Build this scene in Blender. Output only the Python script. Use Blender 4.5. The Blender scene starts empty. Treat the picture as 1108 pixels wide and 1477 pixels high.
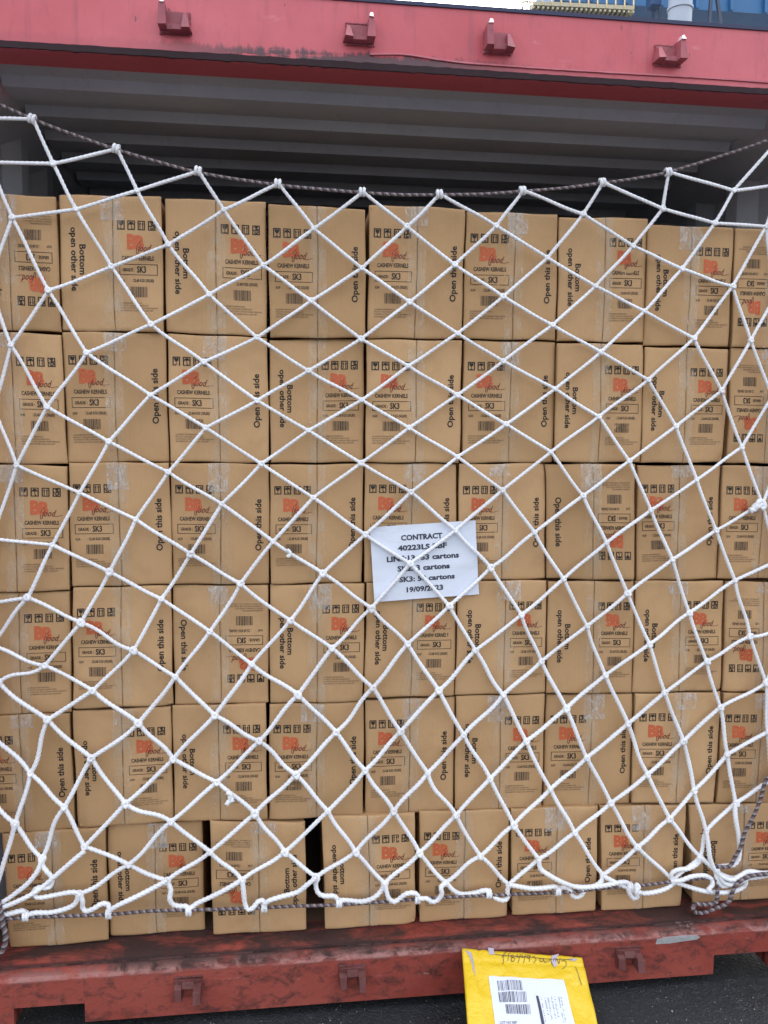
import bpy, bmesh, math, random
import numpy as np
from mathutils import Vector, Matrix

random.seed(7)
rng = np.random.default_rng(7)
S = bpy.context.scene
C = S.collection

# ------------------------------------------------------------------ camera
W, H, FPX = 1108.0, 1477.0, 1195.0
YAW, PITCH, ROLL = 0.1235766, -0.0915873, 0.0077013
CAM = np.array([0.0, 0.0, 1.565])
cy, sy, cp, sp = math.cos(YAW), math.sin(YAW), math.cos(PITCH), math.sin(PITCH)
fwd = np.array([sy*cp, cy*cp, sp]); rt = np.array([cy, -sy, 0.0]); up = np.cross(rt, fwd)
cr, sr = math.cos(ROLL), math.sin(ROLL)
RT, UP = rt*cr+up*sr, -rt*sr+up*cr
cd = bpy.data.cameras.new('camera'); cam = bpy.data.objects.new('camera', cd); C.objects.link(cam)
cam.matrix_world = Matrix(((RT[0], UP[0], -fwd[0], CAM[0]), (RT[1], UP[1], -fwd[1], CAM[1]), (RT[2], UP[2], -fwd[2], CAM[2]), (0, 0, 0, 1)))
cd.sensor_fit = 'VERTICAL'; cd.sensor_height = 36.0; cd.sensor_width = 36.0
cd.lens = FPX/H*36.0
cd.clip_start = 0.02; cd.clip_end = 2000
S.camera = cam

# ------------------------------------------------------------------ sky, sun, exposure
SUN_EL, SUN_AZ = math.radians(50), math.radians(18)     # azimuth clockwise from +Y: the veiled sun stands high beyond the container
wd = bpy.data.worlds.new('World'); S.world = wd; wd.use_nodes = True
nt = wd.node_tree; bg = nt.nodes['Background']
sky = nt.nodes.new('ShaderNodeTexSky'); sky.sky_type = 'NISHITA'; sky.sun_disc = False
sky.sun_elevation = SUN_EL; sky.sun_rotation = SUN_AZ
sky.dust_density = 6.0; sky.air_density = 1.2; sky.ozone_density = 1.0
hs = nt.nodes.new('ShaderNodeHueSaturation'); hs.inputs['Saturation'].default_value = 0.30
nt.links.new(sky.outputs[0], hs.inputs['Color']); nt.links.new(hs.outputs[0], bg.inputs['Color'])
bg.inputs['Strength'].default_value = 0.15
sd = bpy.data.lights.new('sun', 'SUN'); sun = bpy.data.objects.new('sun', sd); C.objects.link(sun)
sd.energy = 0.8; sd.angle = math.radians(30); sd.color = (1.0, 0.97, 0.93)
sdir = Vector((math.sin(SUN_AZ)*math.cos(SUN_EL), math.cos(SUN_AZ)*math.cos(SUN_EL), math.sin(SUN_EL)))
sun.rotation_euler = sdir.to_track_quat('Z', 'Y').to_euler()
sun.location = (0, -5, 8)
S.view_settings.view_transform = 'Standard'; S.view_settings.look = 'None'
S.view_settings.gamma = 1.0; S.view_settings.exposure = 2.3
try: S.view_settings.use_curve_mapping = False
except Exception: pass
S.render.engine = 'CYCLES'
S.cycles.transparent_max_bounces = 12

def at(px, py, Y):
    """world point on the real upright plane y=Y seen at photo pixel (px,py)"""
    v = RT*(px-W/2) + UP*(-(py-H/2)) + fwd*FPX
    return CAM + v*(Y/v[1])

# ------------------------------------------------------------------ object helpers
def tag(o, label=None, cat=None, group=None, kind=None):
    if label: o['label'] = label
    if cat: o['category'] = cat
    if group: o['group'] = group
    if kind: o['kind'] = kind
    return o
def empty(name, loc=(0, 0, 0), parent=None):
    o = bpy.data.objects.new(name, None); C.objects.link(o); o.location = loc
    o.empty_display_size = .1
    if parent: o.parent = parent
    return o
class MB:
    """collects geometry for ONE mesh object"""
    def __init__(s): s.v = []; s.f = []; s.m = []; s.n = 0
    def add(s, V, F, m=0):
        V = np.asarray(V, float).reshape(-1, 3)
        s.v.append(V); s.f.extend([tuple(i+s.n for i in f) for f in F]); s.m.extend([m]*len(F)); s.n += len(V)
        return s
    def box(s, x0, x1, y0, y1, z0, z1, m=0):
        V = [(x0,y0,z0),(x1,y0,z0),(x1,y1,z0),(x0,y1,z0),(x0,y0,z1),(x1,y0,z1),(x1,y1,z1),(x0,y1,z1)]
        return s.add(V, [(0,3,2,1),(4,5,6,7),(0,1,5,4),(1,2,6,5),(2,3,7,6),(3,0,4,7)], m)
    def hexa(s, P, m=0):   # 8 points, bottom ring then top ring
        return s.add(P, [(0,3,2,1),(4,5,6,7),(0,1,5,4),(1,2,6,5),(2,3,7,6),(3,0,4,7)], m)
    def beam(s, a, b, w, m=0, w2=None):
        a, b = Vector(a), Vector(b); d = (b-a).normalized()
        u = d.cross(Vector((0, 0, 1)))
        if u.length < 1e-3: u = Vector((1, 0, 0))
        u.normalize(); v = d.cross(u); w2 = w2 or w
        u *= w/2; v *= w2/2
        return s.hexa([a-u-v, a+u-v, a+u+v, a-u+v, b-u-v, b+u-v, b+u+v, b-u+v], m)
    def cyl(s, a, b, r, n=20, m=0, r2=None):
        a, b = Vector(a), Vector(b); d = (b-a).normalized(); u = d.orthogonal().normalized(); v = d.cross(u)
        r2 = r if r2 is None else r2
        A = [a+(u*math.cos(t)+v*math.sin(t))*r for t in np.linspace(0, 2*math.pi, n, endpoint=False)]
        B = [b+(u*math.cos(t)+v*math.sin(t))*r2 for t in np.linspace(0, 2*math.pi, n, endpoint=False)]
        F = [(i, (i+1) % n, n+(i+1) % n, n+i) for i in range(n)] + [tuple(range(n))[::-1], tuple(range(n, 2*n))]
        return s.add([tuple(p) for p in A+B], F, m)
    def build(s, name, mats, parent=None, smooth=False, bevel=0, seg=2, origin=None):
        V = np.concatenate(s.v) if s.v else np.zeros((0, 3))
        if origin is not None: V = V-np.asarray(origin)
        me = bpy.data.meshes.new(name); me.from_pydata(V.tolist(), [], s.f)
        for m in (mats if isinstance(mats, (list, tuple)) else [mats]): me.materials.append(m)
        if len(me.polygons):
            me.polygons.foreach_set('material_index', s.m)
        if bevel:
            bm = bmesh.new(); bm.from_mesh(me)
            bmesh.ops.recalc_face_normals(bm, faces=bm.faces)
            es = [e for e in bm.edges if len(e.link_faces) == 2 and e.calc_face_angle(0) > .5]
            bmesh.ops.bevel(bm, geom=es, offset=bevel, segments=seg, affect='EDGES', profile=.5, clamp_overlap=True)
            bm.to_mesh(me); bm.free()
        if smooth: me.polygons.foreach_set('use_smooth', [True]*len(me.polygons))
        me.update()
        o = bpy.data.objects.new(name, me); C.objects.link(o)
        if parent: o.parent = parent
        return o

# ------------------------------------------------------------------ materials
class NT:
    def __init__(s, name):
        s.mat = bpy.data.materials.new(name); s.mat.use_nodes = True; s.t = s.mat.node_tree
        s.b = s.t.nodes['Principled BSDF']
    def n(s, typ, **kw):
        nd = s.t.nodes.new(typ)
        for k, v in kw.items():
            if k in nd.inputs.keys() if hasattr(nd.inputs, 'keys') else False: s.set(nd, k, v)
            else: setattr(nd, k, v)
        return nd
    def set(s, nd, k, v):
        if isinstance(v, bpy.types.NodeSocket): s.t.links.new(v, nd.inputs[k])
        else: nd.inputs[k].default_value = v
    def coord(s, scale=(1, 1, 1), loc=(0, 0, 0), kind='Object'):
        tc = s.t.nodes.new('ShaderNodeTexCoord'); mp = s.t.nodes.new('ShaderNodeMapping')
        mp.inputs['Scale'].default_value = scale; mp.inputs['Location'].default_value = loc
        s.t.links.new(tc.outputs[kind], mp.inputs['Vector']); return mp.outputs[0]
    def pos(s, scale=(1, 1, 1)):
        g = s.t.nodes.new('ShaderNodeNewGeometry'); mp = s.t.nodes.new('ShaderNodeMapping')
        mp.inputs['Scale'].default_value = scale
        s.t.links.new(g.outputs['Position'], mp.inputs['Vector']); return mp.outputs[0]
    def noise(s, vec, scale, detail=4, rough=.55, dist=0):
        nd = s.t.nodes.new('ShaderNodeTexNoise'); s.t.links.new(vec, nd.inputs['Vector'])
        nd.inputs['Scale'].default_value = scale; nd.inputs['Detail'].default_value = detail
        nd.inputs['Roughness'].default_value = rough; nd.inputs['Distortion'].default_value = dist
        return nd.outputs['Fac']
    def ramp(s, fac, stops):
        nd = s.t.nodes.new('ShaderNodeValToRGB'); s.t.links.new(fac, nd.inputs[0]); e = nd.color_ramp.elements
        while len(e) < len(stops): e.new(.5)
        for q, (p, c) in zip(e, stops):
            q.position = p; q.color = (c, c, c, 1) if isinstance(c, (int, float)) else tuple(c)+((1,) if len(c) == 3 else ())
        return nd.outputs[0]
    def mix(s, fac, a, b, mode='MIX'):
        nd = s.t.nodes.new('ShaderNodeMix'); nd.data_type = 'RGBA'; nd.blend_type = mode
        for i, v in ((0, fac), (6, a), (7, b)):
            if isinstance(v, bpy.types.NodeSocket): s.t.links.new(v, nd.inputs[i])
            else: nd.inputs[i].default_value = v if i == 0 else tuple(v)+((1,) if len(v) == 3 else ())
        return nd.outputs[2]
    def math(s, op, a, b=None, clamp=False):
        nd = s.t.nodes.new('ShaderNodeMath'); nd.operation = op; nd.use_clamp = clamp
        for i, v in ((0, a), (1, b)):
            if v is None: continue
            if isinstance(v, bpy.types.NodeSocket): s.t.links.new(v, nd.inputs[i])
            else: nd.inputs[i].default_value = v
        return nd.outputs[0]
    def out(s, color=None, rough=None, bump=None, bstr=.3, bdist=.001, metal=None, alpha=None, spec=None):
        for k, v in (('Base Color', color), ('Roughness', rough), ('Metallic', metal), ('Alpha', alpha), ('Specular IOR Level', spec)):
            if v is None: continue
            if isinstance(v, bpy.types.NodeSocket): s.t.links.new(v, s.b.inputs[k])
            else: s.b.inputs[k].default_value = (tuple(v)+(1,)) if isinstance(v, (tuple, list)) and len(v) == 3 else v
        if bump is not None:
            bn = s.t.nodes.new('ShaderNodeBump'); bn.inputs['Strength'].default_value = bstr; bn.inputs['Distance'].default_value = bdist
            s.t.links.new(bump, bn.inputs['Height']); s.t.links.new(bn.outputs[0], s.b.inputs['Normal'])
        return s.mat
    def xyz(s, vec):
        nd = s.t.nodes.new('ShaderNodeSeparateXYZ'); s.t.links.new(vec, nd.inputs[0]); return nd.outputs

def m_kraft():
    k = NT('kraft_board'); P = k.pos()
    big = k.noise(P, 3.0, 3); mid = k.noise(P, 14, 5, .6); fine = k.noise(k.pos((1, 1, .8)), 420, 3, .7)
    flute = k.noise(k.pos((150, 1, 1.2)), 1.0, 2, .5)
    oi = k.t.nodes.new('ShaderNodeObjectInfo')
    base = k.mix(k.xyz(oi.outputs['Color'])['X'], (.500, .310, .158), (.365, .216, .100))
    c = k.mix(k.ramp(big, [(.35, 0), (.7, .45)]), base, (.49, .30, .148))
    c = k.mix(k.ramp(mid, [(.50, 0), (.78, .55)]), c, (.350, .205, .095))
    c = k.mix(k.ramp(fine, [(.3, .0), (.75, .16)]), c, (.62, .44, .28))
    c = k.mix(k.ramp(flute, [(.4, 0), (.7, .035)]), c, (.30, .19, .10))
    sc = k.noise(k.pos((1, 1, 1)), 60, 6, .75, .6)
    c = k.mix(k.ramp(sc, [(.70, 0), (.78, .30)]), c, (.28, .17, .09))
    b = k.math('ADD', k.math('MULTIPLY', fine, .5), k.math('MULTIPLY', flute, .8))
    b2 = k.math('ADD', b, k.math('MULTIPLY', mid, 3.0))
    return k.out(c, .78, b2, .5, .0012, spec=.25)
def m_ink(name, col, fade=.35):
    k = NT(name); n = k.noise(k.pos(), 260, 3, .7)
    c = k.mix(k.ramp(n, [(.45, 0), (.75, fade)]), col, (.40, .26, .15))
    return k.out(c, .6, spec=.3)
def m_tape():
    k = NT('clear_tape'); n = k.noise(k.pos((1, 1, .6)), 22, 5, .7, .8); w = k.noise(k.pos((1, 1, .25)), 90, 4, .7, 1.5)
    a = k.math('ADD', k.ramp(n, [(.42, .04), (.66, .34)]), k.ramp(w, [(.58, 0), (.70, .35)]))
    return k.out((.74, .64, .50), .13, k.math('ADD', n, w), 1.0, .0045, alpha=a, spec=.65)
def m_paint(name, base, dark, light, grime=.5, sc=1.0, rough=.5):
    k = NT(name); P = k.pos()
    a = k.noise(P, 3.2*sc, 5, .6); b = k.noise(P, 26*sc, 6, .7, .4); st = k.noise(k.pos((9, 9, .8)), 4, 4, .65)
    c = k.mix(k.ramp(a, [(.35, 0), (.68, 1)]), base, light)
    c = k.mix(k.ramp(st, [(.55, 0), (.82, grime*.5)]), c, dark)
    c = k.mix(k.ramp(b, [(.60, 0), (.74, grime)]), c, dark)
    sp_ = k.noise(P, 150*sc, 3, .6)
    c = k.mix(k.ramp(sp_, [(.68, 0), (.74, grime*.8)]), c, (.08, .03, .025))
    return k.out(c, k.ramp(a, [(.3, rough-.08), (.7, rough+.15)]), k.math('ADD', b, k.math('MULTIPLY', a, .5)), .35, .0015, spec=.4)
def m_sill():
    k = NT('sill_paint'); P = k.pos()
    a = k.noise(P, 3.0, 5, .6); b = k.noise(k.pos((1, 1, 1.6)), 22, 6, .72, .5); f = k.noise(P, 130, 4, .7); w = k.noise(k.pos((2.4, 6, 6)), 1.6, 6, .7, .6)
    z = k.xyz(P)['Z']; y = k.xyz(P)['Y']
    c = k.mix(k.ramp(a, [(.35, 0), (.68, 1)]), (.235, .040, .028), (.300, .062, .044))
    c = k.mix(k.ramp(f, [(.40, 0), (.80, .35)]), c, (.28, .075, .065))
    c = k.mix(k.ramp(b, [(.48, 0), (.66, .85)]), c, (.050, .022, .020))
    # trodden-in dirt along the threshold, worn pale rim on the front corner
    edge = k.math('MULTIPLY', k.ramp(z, [(.1450, 0), (.1600, 1)]), k.ramp(w, [(.40, 0), (.55, .97)]))
    c = k.mix(edge, c, (.040, .022, .021))
    gro = k.math('MULTIPLY', k.ramp(k.math('ABSOLUTE', k.math('SUBTRACT', y, 2.157)), [(.004, 1), (.012, 0)]), .85)
    c = k.mix(gro, c, (.030, .014, .014))
    rim = k.math('MULTIPLY', k.ramp(k.math('ABSOLUTE', k.math('SUBTRACT', z, .156)), [(.003, 1), (.011, 0)]), k.ramp(b, [(.42, 0), (.58, .75)]))
    c = k.mix(rim, c, (.40, .19, .17))
    sc = k.noise(k.pos((14, 5, 40)), 1.0, 5, .75); c = k.mix(k.ramp(sc, [(.66, 0), (.72, .5)]), c, (.42, .25, .23))
    return k.out(c, k.ramp(a, [(.3, .45), (.7, .75)]), k.math('ADD', b, k.math('MULTIPLY', f, .4)), .6, .003, spec=.35)
def m_simple(name, col, rough=.5, metal=0, var=.25, sc=12):
    k = NT(name); n = k.noise(k.pos(), sc, 5, .65)
    c = k.mix(k.ramp(n, [(.35, 0), (.7, var)]), col, tuple(x*.55 for x in col))
    return k.out(c, rough, n, .25, .001, metal=metal)

KRAFT = m_kraft(); INK = m_ink('black_ink', (.014, .011, .012), .12); INK2 = m_ink('small_print_ink', (.035, .025, .022), .3)
ORANGE = m_ink('orange_ink', (.50, .105, .040), .28); DARKRED = m_ink('dark_script_ink', (.16, .03, .018), .2)
TAPE = m_tape()

k = NT('wrinkled_tape_glare'); n = k.noise(k.pos((1, 1, .7)), 34, 5, .7, 1.2); w = k.noise(k.pos((1, 1, .3)), 120, 4, .7, 1.5)
TAPE_GLARE = k.out((.80, .75, .70), .10, k.math('ADD', n, w), 1.0, .006, alpha=k.math('ADD', k.ramp(n, [(.44, .06), (.62, .50)]), k.ramp(w, [(.56, 0), (.68, .35)])), spec=.8)  # whiter, denser tape colour paints the glare near the carton tops
# ------------------------------------------------------------------ lettering as flat meshes
_tc = {}
def text_mesh(s, bold=0.0, shear=0.0, spacing=1.0):
    key = (s, bold, shear, spacing)
    if key in _tc: return _tc[key]
    cu = bpy.data.curves.new('lettering', 'FONT'); cu.body = s; cu.offset = bold; cu.shear = shear; cu.space_character = spacing
    cu.resolution_u = 2; cu.size = 1.0
    o = bpy.data.objects.new('lettering', cu); C.objects.link(o)
    bpy.context.view_layer.update()
    me = bpy.data.meshes.new_from_object(o.evaluated_get(bpy.context.evaluated_depsgraph_get()))
    V = np.zeros(len(me.vertices)*3); me.vertices.foreach_get('co', V); V = V.reshape(-1, 3)[:, :2]
    F = [tuple(p.vertices) for p in me.polygons]
    bpy.data.objects.remove(o); bpy.data.curves.remove(cu); bpy.data.meshes.remove(me)
    _tc[key] = (V, F); return _tc[key]
class Flat:
    """2-D artwork in unit flap coordinates (u right, v up)"""
    def __init__(s): s.V = []; s.F = []; s.M = []; s.n = 0
    def add(s, V, F, m):
        V = np.asarray(V, float); s.V.append(V); s.F += [tuple(i+s.n for i in f) for f in F]; s.M += [m]*len(F); s.n += len(V)
    def text(s, t, u0, u1, v0, v1, m=0, rot=0, bold=.02, shear=0, spacing=1.0):
        V, F = text_mesh(t, bold, shear, spacing); lo, hi = V.min(0), V.max(0); N = (V-lo)/(hi-lo)
        if rot == 0: P = np.c_[u0+(u1-u0)*N[:, 0], v0+(v1-v0)*N[:, 1]]
        elif rot == 1: P = np.c_[u1-(u1-u0)*N[:, 1], v0+(v1-v0)*N[:, 0]]      # reads upward
        else: P = np.c_[u0+(u1-u0)*N[:, 1], v1-(v1-v0)*N[:, 0]]               # reads downward
        s.add(P, F, m)
    def rect(s, u0, u1, v0, v1, m=0):
        n = max(1, int((u1-u0)/.12), int((v1-v0)/.08))
        if u1-u0 > v1-v0: P = [(u0+(u1-u0)*i/n, v) for i in range(n+1) for v in (v0, v1)]
        else: P = [(u, v0+(v1-v0)*i/n) for i in range(n+1) for u in (u1, u0)]
        s.add(P, [(2*i, 2*i+2, 2*i+3, 2*i+1) for i in range(n)], m)
    def frame(s, u0, u1, v0, v1, tu, tv, m=0):
        s.rect(u0, u1, v0, v0+tv, m); s.rect(u0, u1, v1-tv, v1, m)
        s.rect(u0, u0+tu, v0+tv, v1-tv, m); s.rect(u1-tu, u1, v0+tv, v1-tv, m)
    def poly(s, pts, m=0): s.add(pts, [tuple(range(len(pts)))], m)
    def stroke(s, pts, w, m=0, asp=.4):
        P = np.array(pts, float); Q = P*np.array([asp, 1.0])
        T = np.gradient(Q, axis=0); T /= np.linalg.norm(T, axis=1)[:, None]+1e-9
        N = np.c_[-T[:, 1], T[:, 0]]*w/2
        A, B = (Q+N)/[asp, 1], (Q-N)/[asp, 1]
        V = np.empty((2*len(P), 2)); V[0::2] = A; V[1::2] = B
        s.add(V, [(2*i, 2*i+1, 2*i+3, 2*i+2) for i in range(len(P)-1)], m)
    def arrays(s): return np.concatenate(s.V), s.F, s.M
def smooth2(pts, k=5):
    P = np.array(pts, float); P = np.vstack([2*P[0]-P[1], P, 2*P[-1]-P[-2]]); out = []
    for i in range(1, len(P)-2):
        for t in np.arange(k)/k:
            a, b, c, d = P[i-1], P[i], P[i+1], P[i+2]
            out.append(.5*((2*b)+(c-a)*t+(2*a-5*b+4*c-d)*t*t+(3*b-a-3*c+d)*t**3))
    out.append(P[-2]); return np.array(out)

def mark_art(grade):
    A = Flat(); h = lambda y: 1-y
    # four handling symbols
    X = [(.09, .245), (.30, .455), (.51, .66), (.72, .875)]; v0, v1 = h(.248), h(.178)
    for a, b in X: A.frame(a, b, v0, v1, .022, .0075)
    def q(k, pts): a, b = X[k]; return [(a+(b-a)*x, v0+(v1-v0)*y) for x, y in pts]
    A.poly(q(0, [(.20, .86), (.24, .62), (.36, .48), (.46, .44), (.46, .20), (.28, .13), (.72, .13), (.54, .20), (.54, .44), (.66, .48), (.78, .62), (.80, .86), (.62, .86), (.52, .72), (.56, .86)]))
    um = [(.5+.36*math.cos(t), .52+.34*math.sin(t)) for t in np.linspace(0, math.pi, 9)]
    A.poly(q(1, um+[(.32, .60), (.5, .52), (.68, .60)][::1]))
    A.stroke(q(1, smooth2([(.52, .55), (.52, .25), (.60, .15), (.68, .24)], 3)), .0055)
    for c in (.32, .68):
        A.poly(q(2, [(c-.055, .14), (c+.055, .14), (c+.055, .62), (c+.14, .62), (c, .88), (c-.14, .62), (c-.055, .62)]))
    A.stroke(q(3, smooth2([(.30, .80), (.70, .84), (.42, .60), (.72, .50), (.72, .25), (.45, .18), (.30, .32)], 3)), .0085)
    A.stroke(q(3, [(.14, .46), (.60, .42)]), .008); A.poly(q(3, [(.62, .70), (.86, .60), (.84, .52), (.62, .58)]))
    # logo: two overlapping block letters with a handwritten word across the foot
    A.text('B', .285, .475, h(.392), h(.278), 1, bold=.055); A.text('B', .455, .635, h(.392), h(.286), 1, bold=.055)
    A.text('food',   .500, .790, h(.406), h(.352), 3, bold=.018, shear=.5)
    A.stroke(smooth2([(.585, h(.325)), (.50, h(.36)), (.475, h(.41)), (.50, h(.425)), (.55, h(.37))], 3), .0055, 3)
    A.stroke(smooth2([(.72, h(.403)), (.80, h(.404)), (.90, h(.396))], 3), .004, 3)
    A.text('CASHEW KERNELS', .17, .83, h(.471), h(.438), 0, bold=.024)
    A.frame(.12, .90, h(.578), h(.498), .011, .0042)
    A.text('GRADE :', .185, .43, h(.552), h(.527), 0, bold=.022); A.text(grade, .475, .665, h(.562), h(.512), 0, bold=.028)
    A.text('N.W', .13, .225, h(.632), h(.610), 2, bold=.02); A.text(': 22.68 KGS (50LBS)', .37, .82, h(.636), h(.606), 2, bold=.022)
    r = random.Random(3); u = .335
    while u < .685:
        w = r.choice([.008, .008, .014, .020]); A.rect(u, u+w, h(.742), h(.664), 2); u += w+r.choice([.009, .010, .014])
    for i, t in enumerate(['ALLERGEN INFORMATION:', 'PRODUCT CONTAINS CASHEW NUTS', 'THIS PRODUCT MAY CONTAIN OTHER TREE NUTS', 'AND PEANUTS. STORE COOL AND DRY']):
        A.text(t, .12, (.56, .70, .90, .80)[i], h(.792+i*.0185), h(.781+i*.0185), 2, bold=.0)
    return A.arrays()
def open_art():
    A = Flat(); A.text('Open this side', .70, .875, .285, .715, 0, rot=1, bold=.026); return A.arrays()
def bottom_art():
    A = Flat(); A.text('Bottom', .36, .485, .405, .630, 0, rot=2, bold=.026)
    A.text('open other side', .165, .325, .285, .755, 0, rot=2, bold=.026); return A.arrays()
ART = {'P': mark_art('SK3'), 'Q': mark_art('SK2'), 'O': open_art(), 'B': bottom_art()}
def rot180(a): V, F, M = a; return (1-V, F, M)
ART['U'] = rot180(ART['P']); ART['o'] = rot180(ART['O']); ART['b'] = rot180(ART['B'])

# ------------------------------------------------------------------ ground
k = NT('asphalt'); P = k.pos()
n1 = k.noise(P, 1.6, 5); n2 = k.noise(P, 60, 6, .75); 
vo = k.t.nodes.new('ShaderNodeTexVoronoi'); vo.inputs['Scale'].default_value = 150; k.t.links.new(P, vo.inputs['Vector'])
c = k.mix(k.ramp(n1, [(.35, 0), (.7, 1)]), (.009, .011, .014), (.020, .022, .026))
c = k.mix(k.ramp(n2, [(.52, 0), (.72, .8)]), c, (.050, .054, .058))
c = k.mix(k.math('MULTIPLY', k.ramp(vo.outputs['Distance'], [(.12, 1), (.22, 0)]), k.ramp(k.noise(P, 24, 3), [(.5, 0), (.62, .75)])), c, (.26, .26, .25))
ASPH = k.out(c, k.ramp(n1, [(.35, .55), (.65, .9)]), k.math('ADD', n2, k.math('MULTIPLY', vo.outputs['Distance'], .8)), .9, .004)
g = MB(); N = 24; xs = np.r_[np.linspace(-300, -4, 6), np.linspace(-3, 4, 12), np.linspace(5, 300, 6)]; ys = np.r_[np.linspace(-300, -4, 6), np.linspace(-3, 4, 12), np.linspace(5, 400, 6)]
V = [(x, y, 0) for y in ys for x in xs]; g.add(V, [(j*N+i, j*N+i+1, (j+1)*N+i+1, (j+1)*N+i) for j in range(N-1) for i in range(N-1)])
tag(g.build('ground', ASPH), 'dark rough asphalt of the yard under the container', kind='structure')
gr = MB(); ico = bmesh.new(); bmesh.ops.create_icosphere(ico, subdivisions=1, radius=1); iv = np.array([v.co[:] for v in ico.verts]); fi = [tuple(v.index for v in f.verts) for f in ico.faces]; ico.free()
for i in range(1700):
    x, y = rng.uniform(-1.2, 2.2), rng.uniform(1.2, 2.4); r = rng.uniform(.0007, .0019)*(1 if rng.random() < .95 else 1.7)
    gr.add(iv*r*rng.uniform(.6, 1.2, 3)+rng.normal(0, r*.12, iv.shape)+[x, y, r*.4], fi)
tag(gr.build('gravel', m_simple('grit_stone', (.30, .30, .29), .8)), 'loose pale grit scattered on the asphalt', kind='stuff')

# ------------------------------------------------------------------ container
XL, XR = -.80, 1.54; XM = .367; YD = 2.12; ZF = .172; ZH = 2.436; ZT = 2.628; YE = 8.1
cont = empty('shipping_container', (XM, YD, 0))
tag(cont, 'red steel shipping container with its end doors open, loaded with cartons', 'container')
OC = (XM, YD, 0)
# header paint, chalky faded red with a black scraped grime band along its lower edge
k = NT('header_paint'); P = k.pos(); a = k.noise(P, 2.5, 5, .6); b = k.noise(k.pos((1, 1, .3)), 30, 5, .7)
base = k.mix(k.ramp(a, [(.35, 0), (.7, 1)]), (.48, .070, .090), (.58, .120, .145))
base = k.mix(k.ramp(b, [(.56, 0), (.74, .5)]), base, (.36, .06, .08))
runs = k.noise(k.pos((26, 1, 1.6)), 1.0, 5, .7); base = k.mix(k.ramp(runs, [(.56, 0), (.74, .55)]), base, (.25, .055, .07))
pale = k.noise(k.pos((5, 1, 18)), 1.0, 6, .75); base = k.mix(k.ramp(pale, [(.62, 0), (.70, .45)]), base, (.66, .27, .30))
z = k.xyz(P)['Z']; x = k.xyz(P)['X']
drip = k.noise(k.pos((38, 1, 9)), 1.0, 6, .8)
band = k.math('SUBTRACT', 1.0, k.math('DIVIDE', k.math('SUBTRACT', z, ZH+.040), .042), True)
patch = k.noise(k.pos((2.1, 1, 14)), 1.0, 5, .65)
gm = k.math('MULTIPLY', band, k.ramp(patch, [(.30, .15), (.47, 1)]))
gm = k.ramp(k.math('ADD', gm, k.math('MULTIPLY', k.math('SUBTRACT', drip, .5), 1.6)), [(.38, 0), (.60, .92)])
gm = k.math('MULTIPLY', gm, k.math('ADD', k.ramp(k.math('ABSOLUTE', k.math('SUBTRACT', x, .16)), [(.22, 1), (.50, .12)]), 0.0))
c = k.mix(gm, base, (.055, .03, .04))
sp_ = k.noise(k.pos((1, 1, .5)), 75, 2); c = k.mix(k.ramp(sp_, [(.74, 0), (.78, .8)]), c, (.10, .04, .05))
HEAD = k.out(c, .42, k.math('ADD', k.math('ADD', b, gm), k.math('MULTIPLY', a, 6.0)), .45, .003)
LIP = m_paint('header_lip_paint', (.44, .080, .105), (.10, .025, .03), (.50, .10, .125), .5)
SILL = m_sill()
POST = m_paint('post_paint', (.36, .075, .065), (.10, .03, .028), (.42, .11, .10), .6)
GREY = m_paint('inside_grey_paint', (.40, .44, .51), (.17, .17, .18), (.48, .53, .60), .5, .8, .5)
RUSTY = m_paint('keeper_paint', (.095, .026, .024), (.020, .011, .011), (.15, .05, .048), .95, 2.6)
KH0 = m_paint('ridge_paint', (.46, .10, .13), (.06, .025, .03), (.58, .2, .23), .9, 3)
SHADEGRIME = m_simple('shadow_grime', (.028, .009, .015), .8, 0, .6, 40)  # near-black strip colour: shadow line under the header ledge painted in, with grime
hb = MB()
def prism_x(mb, prof, x0, x1, m=0):
    n = len(prof); V = [(x0, y, z) for y, z in prof]+[(x1, y, z) for y, z in prof]
    mb.add(V, [(i, n+i, n+(i+1) % n, (i+1) % n) for i in range(n)]+[tuple(range(n)), tuple(range(n, 2*n))[::-1]], m)
prism_x(hb, [(YD, ZH+.0385), (YD+.003, ZT-.004), (YD+.010, ZT), (YD+.097, ZT), (YD+.097, ZH+.0385)], XL-.05, XR+.05)
hb.build('header_beam', HEAD, cont, bevel=.003, origin=OC)
m = MB(); prism_x(m, [(YD+.006, ZH+.026), (YD+.003, ZH+.030), (YD+.003, ZH+.038), (YD+.095, ZH+.038), (YD+.095, ZH+.026)], XL-.05, XR+.05)
m.build('header_lip', LIP, cont, bevel=.002, origin=OC)
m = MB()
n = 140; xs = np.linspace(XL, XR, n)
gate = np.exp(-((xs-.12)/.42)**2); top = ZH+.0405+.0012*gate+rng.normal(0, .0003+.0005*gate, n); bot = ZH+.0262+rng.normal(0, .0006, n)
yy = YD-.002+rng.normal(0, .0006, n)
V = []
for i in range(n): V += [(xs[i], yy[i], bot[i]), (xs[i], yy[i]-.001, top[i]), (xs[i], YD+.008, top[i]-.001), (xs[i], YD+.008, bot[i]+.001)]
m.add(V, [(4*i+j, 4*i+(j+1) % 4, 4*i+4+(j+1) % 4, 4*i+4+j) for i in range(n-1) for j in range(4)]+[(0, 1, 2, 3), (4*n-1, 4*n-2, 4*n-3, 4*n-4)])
m.build('shadow_grime_strip', SHADEGRIME, cont, origin=OC)
m = MB(); xs = np.linspace(.22, XR, 90); V = []
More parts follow.
